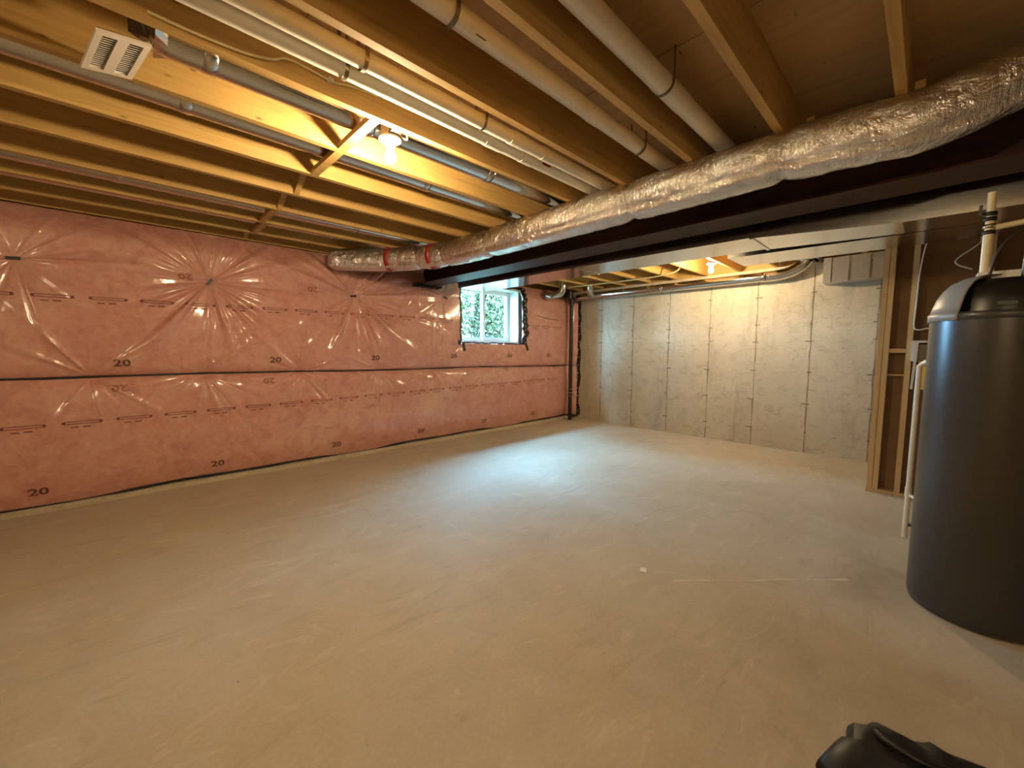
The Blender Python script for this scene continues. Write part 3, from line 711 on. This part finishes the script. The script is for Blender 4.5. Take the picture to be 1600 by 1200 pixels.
# flat box duct at the far wall
wd_ = thing('wall_duct', (6.4, 0.6, 2.2), 'short boxy galvanised duct against the concrete wall behind the studs', 'duct')
MB().box(6.28, 6.495, 0.0, 0.955, 2.20, 2.498).build('duct_body', GALV2, wd_)
for y in (0.89, 0.72, 0.53): MB().box(6.270, 6.281, y-0.012, y+0.012, 2.20, 2.498).build('standing_seam', GALV2, wd_)
MB().box(6.268, 6.281, 0.0, 0.957, 2.43, 2.445).build('standing_seam', GALV2, wd_)

# round duct along the far wall with its elbow
rp = thing('wall_pipe', (6.34, 3.0, 2.30), 'long round silver duct along the top of the concrete wall', 'duct')
el = spline([(6.34, 1.55, 2.365), (6.34, 1.40, 2.372), (6.33, 1.27, 2.405), (6.31, 1.17, 2.46), (6.30, 1.12, 2.52)], 5)
MB().tube([(6.34, 4.72-(4.72-1.55)*k/6, 2.365) for k in range(7)], 0.066, 24).build('pipe', SHINY, rp)
MB().tube(el, [0.069+0.003*(k % 2) for k in range(len(el))], 24).build('elbow', SHINY, rp)
for y in (3.05, 1.6): MB().tube([(6.34, y-0.03, 2.365), (6.34, y-0.029, 2.365), (6.34, y+0.029, 2.365), (6.34, y+0.03, 2.365)], [0.066, 0.071, 0.071, 0.066], 24).build('collar', SHINY, rp)
mb = MB(); mb.add([(6.2, 1.22, 2.50), (6.44, 1.22, 2.50), (6.44, 1.0, 2.50), (6.2, 1.0, 2.50), (6.15, 1.24, 2.62), (6.48, 1.24, 2.62), (6.48, 0.9, 2.62), (6.15, 0.9, 2.62)], [(0,1,2,3), (4,7,6,5), (0,4,5,1), (1,5,6,2), (2,6,7,3), (3,7,4,0)])
mb.build('boot', SHINY, rp)
def small_elbow(pts, r, label):
    p = spline(pts, 6)
    t = thing('duct_elbow', (pts[0][0], pts[0][1], pts[0][2]-r), label, 'duct')
    k = len(p)//3
    for a, b in ((0, k), (k, 2*k), (2*k, len(p)-1)):
        MB().tube(p[a:b+1], r+random.uniform(0, 0.003), 20).build('elbow_gore', SHINY, t)
small_elbow([(5.62, 4.88, 2.34), (5.66, 4.76, 2.33), (5.72, 4.66, 2.37), (5.74, 4.62, 2.46), (5.74, 4.61, 2.56)], 0.066, 'ribbed silver duct elbow where the pink wall meets the far joists')
small_elbow([(6.28, 4.34, 2.37), (6.18, 4.32, 2.37), (6.10, 4.28, 2.41), (6.07, 4.26, 2.48), (6.07, 4.25, 2.56)], 0.060, 'ribbed silver duct elbow tapped into the long wall pipe')
# pale cable swooping under the far joists
cp = spline([(5.9, 4.6, 2.50), (5.9, 4.1, 2.487), (5.88, 3.5, 2.475), (5.85, 2.95, 2.47), (5.80, 2.62, 2.49), (5.78, 2.5, 2.56)], 6)
tag(MB().tube(cp, 0.011, 8).build('cable', CABLE, loc=(5.9, 3.5, 2.47)), 'pale cable looped under the joists beyond the steel beam', 'cable')
cp = spline([(5.0, 4.86, 2.44), (5.4, 4.83, 2.47), (5.8, 4.6, 2.46), (6.2, 4.3, 2.465)], 6)
# black drain stack in the corner
st = thing('drain_stack', (6.24, 4.80, 0.0), 'black plastic drain pipe standing in the corner', 'pipe')
SX, SY = 6.245, 4.80
sp_ = MB().tube([(SX, SY, 0.0), (SX, SY, 0.8), (SX, SY, 1.6), (SX, SY, 2.26)], 0.036, 20).build('pipe', ABS, st)
for z in (0.50, 0.58): MB().lathe([(0.0365, z-0.03), (0.043, z-0.029), (0.043, z+0.029), (0.0365, z+0.03)], (SX, SY, 0), 20).build('coupling', ABS, sp_)
for z in (0.475, 0.54, 0.605): MB().lathe([(0.0435, z-0.005), (0.0455, z-0.004), (0.0455, z+0.004), (0.0435, z+0.005)], (SX, SY, 0), 20).build('clamp', GALV, sp_)
MB().tube(spline([(SX, SY, 2.23), (SX, SY, 2.31), (SX-0.03, SY, 2.36), (SX-0.1, SY, 2.38), (SX-0.2, SY, 2.385)], 5), 0.050, 20).build('elbow', ABS, st)
MB().tube([(SX-0.10, SY-0.03, 2.33), (SX-0.10, SY-0.03, 2.47)], 0.062, 20).build('cleanout', ABS, st)
MB().box(SX-0.02, X1+0.001, SY-0.012, SY+0.013, 0.055, 0.085).build('base_strap', ABS, st)

# ------------------------------------------------------------------ stud partition
part = struct(MB().box(5.232, 5.248, -3.39, 0.332, 0.0, 2.5).build('wall_partition', BROWN))
for a in (0.2905, 0.248, 0.0945, -0.34, -0.77, -1.2): MB().box(5.14, 5.232, a, a+0.039, 0.04, 2.455).build('stud', STUD, part)
MB().box(5.14, 5.232, -3.39, 0.332, 0.0, 0.04).build('sole_plate', STUD, part)
MB().box(5.14, 5.232, -3.39, 0.332, 2.455, 2.498).build('top_plate', STUD, part)
MB().box(5.15, 5.232, 0.136, 0.248, 1.345, 1.383).build('blocking', STUD, part)
MB().box(5.19, 5.232, 0.136, 0.248, 1.13, 1.145).build('blocking', STUD, part)
MB().box(5.15, 5.232, -0.3, 0.0945, 1.345, 1.383).build('blocking', STUD, part)
# wires stapled on the studs
cp = spline([(5.13, 0.055, 2.33), (5.125, 0.075, 2.2), (5.125, 0.088, 2.0), (5.125, 0.092, 1.75), (5.128, 0.093, 1.58), (5.12, 0.06, 1.55), (5.12, 0.0, 1.56), (5.12, -0.03, 1.50), (5.12, -0.01, 1.45)], 6)
tag(MB().tube(cp, 0.006, 8).build('wire', WIRE, loc=(5.13, 0.09, 1.9)), 'white wire running down the second stud to the outlet box', 'wire')
cp = spline([(5.13, -0.22, 2.36), (5.12, -0.255, 2.26), (5.1, -0.12, 2.12), (5.1, -0.22, 2.04)], 8)
tag(MB().tube(cp, 0.006, 8).build('wire', WIRE, loc=(5.13, -0.2, 2.1)), 'bent white wire hanging on the brown board above the tank', 'wire')
ob = thing('outlet_box', (5.11, 0.02, 1.26), 'white outlet box with grey valve on the stud wall beside the tank', 'outlet')
mb = MB(); frame(mb, 0, 0, 0, 0, 0, 0, 0) if False else None
mb.box(5.10, 5.139, -0.09, 0.10, 1.435, 1.455); mb.box(5.10, 5.139, 0.055, 0.10, 1.27, 1.435); mb.box(5.10, 5.139, -0.09, -0.045, 1.27, 1.40); mb.build('plate', WHITE, ob)
MB().box(5.09, 5.139, -0.04, 0.05, 1.27, 1.42).build('valve_body', plain('valve_grey', (0.16, 0.13, 0.08), 0.5), ob)
MB().bar((5.08, 0.065, 1.40), (5.08, 0.078, 1.02), 0.018, 0.018, (1, 0, 0)).build('lever', WHITE, ob)
MB().box(5.07, 5.12, 0.0, 0.045, 1.02, 1.27).build('tag_card', BRASS, ob)

# ------------------------------------------------------------------ water heater
TX, TY, TR = 3.125, -0.262, 0.262
wh = thing('water_heater', (TX, TY, 0), 'tall dark grey water heater tank with rounded light grey cap', 'water heater')
MB().lathe([(TR-0.03, 0.0), (TR-0.008, 0.012), (TR, 0.05), (TR, 1.515)], (TX, TY, 0), 72).build('tank_body', TANK, wh)
MB().lathe([(TR+0.001, 1.505), (TR+0.005, 1.508), (TR+0.005, 1.540), (TR+0.001, 1.543)], (TX, TY, 0), 72).build('rim_ring', TANK, wh)
# dome: closed on the side towards the open floor, cut away towards the camera
mb = MB(); prof = [(TR+0.009, 1.505), (TR+0.009, 1.542), (TR+0.002, 1.546), (TR-0.006, 1.58), (TR-0.018, 1.62), (TR-0.038, 1.66), (TR-0.066, 1.695), (TR-0.105, 1.718), (TR-0.15, 1.728), (0.0, 1.732)]
n = 80; a0, a1 = math.radians(-40), math.radians(141)
vs = []; 
for (r, z) in prof:
    for k in range(n+1):
        a = a0+(a1-a0)*k/n; vs.append((TX+r*math.cos(a), TY+r*math.sin(a), z))
mb.add(vs, [(i*(n+1)+k, i*(n+1)+k+1, (i+1)*(n+1)+k+1, (i+1)*(n+1)+k) for i in range(len(prof)-1) for k in range(n)], True)
o = mb.build('dome_cap', DOME, wh); so = o.modifiers.new('t', 'SOLIDIFY'); so.thickness = 0.006
MB().lathe([(TR-0.045, 1.546), (TR-0.05, 1.60), (TR-0.07, 1.66), (TR-0.12, 1.70), (0.0001, 1.712)], (TX, TY, 0), 48).build('blower_housing', ABS, wh)
MB().obox((TX-0.20, TY+0.02, 1.575), (0, 1, 0), (0, 0, 1), 0.03, 0.008, 0.02).build('vent_tab', ABS, wh)
MB().box(TX-0.04, TX+0.14, TY-0.16, TY+0.11, 1.712, 1.745).build('top_plate', WHITE, wh)
# vent pipe on top
vp = thing('vent_pipe', (3.13, -0.175, 1.745), 'cream plastic vent pipe with black clamps rising from the tank', 'pipe')
VX, VY = 3.14, -0.178
MB().tube([(VX, VY, 1.70), (VX, VY, 1.95)], 0.019, 20).build('pipe', PVCY, vp)
MB().tube([(VX, VY, 1.95), (VX, VY, 2.14)], 0.016, 20).build('pipe', PVCY, vp)
for z in (1.945, 1.975, 2.01, 2.035): MB().lathe([(0.019, z-0.010), (0.0235, z-0.008), (0.0235, z+0.008), (0.019, z+0.010)], (VX, VY, 0), 20).build('clamp', ABS if z != 1.975 else GALV, vp)
MB().tube([(VX-0.01, VY-0.02, 1.965), (VX, VY-0.1, 1.975), (VX, VY-0.3, 1.99), (VX, VY-0.5, 2.0), (VX, -2.0, 2.0), (VX, Y0+0.002, 2.0)], 0.014, 16).build('side_branch', PVCY, vp)
MB().bar((VX-0.02, VY+0.035, 2.03), (VX-0.02, VY+0.035, 2.08), 0.012, 0.01, (0, 1, 0)).build('valve_handle', ABS, vp)
MB().bar((VX, VY+0.01, 2.036), (VX-0.022, VY+0.037, 2.036), 0.008, 0.008).build('valve_stem', ABS, vp)
hp = spline([(3.05, -0.185, 1.698), (3.05, -0.20, 1.80), (3.05, -0.225, 1.87), (3.05, -0.27, 1.92), (3.05, -0.35, 1.96), (3.07, -0.5, 1.99), (3.135, -0.62, 1.998)], 8)
tag(MB().tube(hp, 0.007, 10).build('hose', ABS, loc=(3.05, -0.185, 1.71)), 'thin black hose curving up from the tank top', 'hose')
hp = [(3.06, -0.30, 1.70), (3.06, -0.302, 1.80), (3.06, -0.305, 1.88), (3.06, -0.33, 1.90), (3.06, -0.45, 1.90), (3.08, -0.52, 1.92), (3.12, -0.55, 1.96), (3.14, -0.56, 1.995)]
tag(MB().tube(hp, 0.014, 12).build('hose', ABS, loc=(3.06, -0.30, 1.70)), 'thick black pipe elbowing over the tank top', 'hose')
# relief pipe beside the tank
rl = thing('relief_pipe', (3.52, 0.045, 0.0), 'white plastic relief pipe hanging beside the tank', 'pipe')
MB().tube([(3.56, 0.026, 0.16), (3.56, 0.026, 0.5), (3.56, 0.026, 1.0), (3.56, 0.026, 1.27)], 0.0135, 16).build('pipe', PVC, rl)
MB().tube([(3.56, 0.026, 0.43), (3.56, 0.026, 0.49)], 0.0165, 16).build('coupling', PVC, rl)
MB().tube([(3.56, 0.026, 1.26), (3.55, 0.0, 1.29), (3.40, -0.06, 1.30), (3.33, -0.12, 1.30)], 0.0135, 16).build('elbow', PVC, rl)
MB().tube([(3.56, 0.02, 0.44), (3.46, -0.03, 0.44), (3.325, -0.123, 0.44)], 0.010, 12).build('bracket', PVC, rl)
dv = thing('drain_valve', (3.37, -0.08, 0.27), 'small drain valve low on the tank side', 'valve')
MB().tube([(3.285, -0.072, 0.27), (3.42, -0.005, 0.27)], 0.014, 12).build('spout', BRASS, dv)
MB().lathe([(0.02, 0.0), (0.02, 0.012)], (3.42, -0.005, 0.285), 10).build('knob', ABS, dv)

# ------------------------------------------------------------------ things on the floor
tag(MB().obox((2.237, 1.132, 0.002), (1, 0.5, 0), (0, 1, 0), 0.026, 0.018, 0.0015).build('paper_scrap', PAPER, loc=(2.237, 1.132, 0.0)), 'small white paper scrap lying on the concrete floor', 'paper')
mb = MB(); A = Vector((2.25, 0.957, 0)); B = Vector((3.03, 0.245, 0)); d = (B-A); nn = Vector((-d.y, d.x, 0)).normalized()
vs = []
for k in range(25):
    p = A+d*(k/24); w_ = 0.006+0.004*math.sin(k*1.7)+0.003*math.sin(k*0.6); o_ = 0.006*math.sin(k*0.5)
    vs += [p+nn*(o_-w_)+Vector((0, 0, 0.0008)), p+nn*(o_+w_)+Vector((0, 0, 0.0008))]
mb.add(vs, [(2*k, 2*k+2, 2*k+3, 2*k+1) for k in range(24)])
tag(mb.build('chalk_line', plain('chalky_concrete', (0.64, 0.57, 0.45), 0.8), loc=tuple(A)), 'faint pale scrape line on the floor running towards the tank', 'floor mark')
# black nylon bag at the photographer's feet
bag = thing('black_bag', (1.75, -0.2, 0.0), 'crumpled black fabric bag slumped on the floor', 'bag')
outl = [(1.52, 0.16), (1.66, 0.135), (1.70, 0.105), (1.755, 0.11), (1.80, 0.075), (1.825, 0.05), (1.835, -0.01), (1.845, -0.075), (1.86, -0.085), (1.865, -0.13), (1.86, -0.22), (1.84, -0.34), (1.80, -0.45), (1.5, -0.5), (1.40, -0.1)]
c = Vector((1.65, -0.13)); mb = MB(); rings = [(1.0, 0.0), (1.015, 0.02), (1.0, 0.04), (0.93, 0.058), (0.8, 0.066), (0.6, 0.056), (0.4, 0.07), (0.2, 0.064)]
vs = []
for (s_, z) in rings:
    for k, (x, y) in enumerate(outl):
        j = 0.010*math.sin(k*2.7+s_*20) if z > 0 else 0
        vs.append((c.x+(x-c.x)*s_+j*0.6, c.y+(y-c.y)*s_, max(0, z+j)))
n = len(outl)
mb.add(vs, [(i*n+k, (i+1)*n+k, (i+1)*n+(k+1) % n, i*n+(k+1) % n) for i in range(len(rings)-1) for k in range(n)], True)
mb.add(vs[-n:], [tuple(reversed(range(n)))])
mb.build('bag_body', BAG, bag)
MB().tube(spline([(1.79, 0.04, 0.055), (1.74, 0.02, 0.072), (1.72, -0.08, 0.076), (1.77, -0.16, 0.064)], 6), 0.012, 8).build('strap', BAG, bag)
for o in bpy.data.objects:
    if '_o' in o: del o['_o']
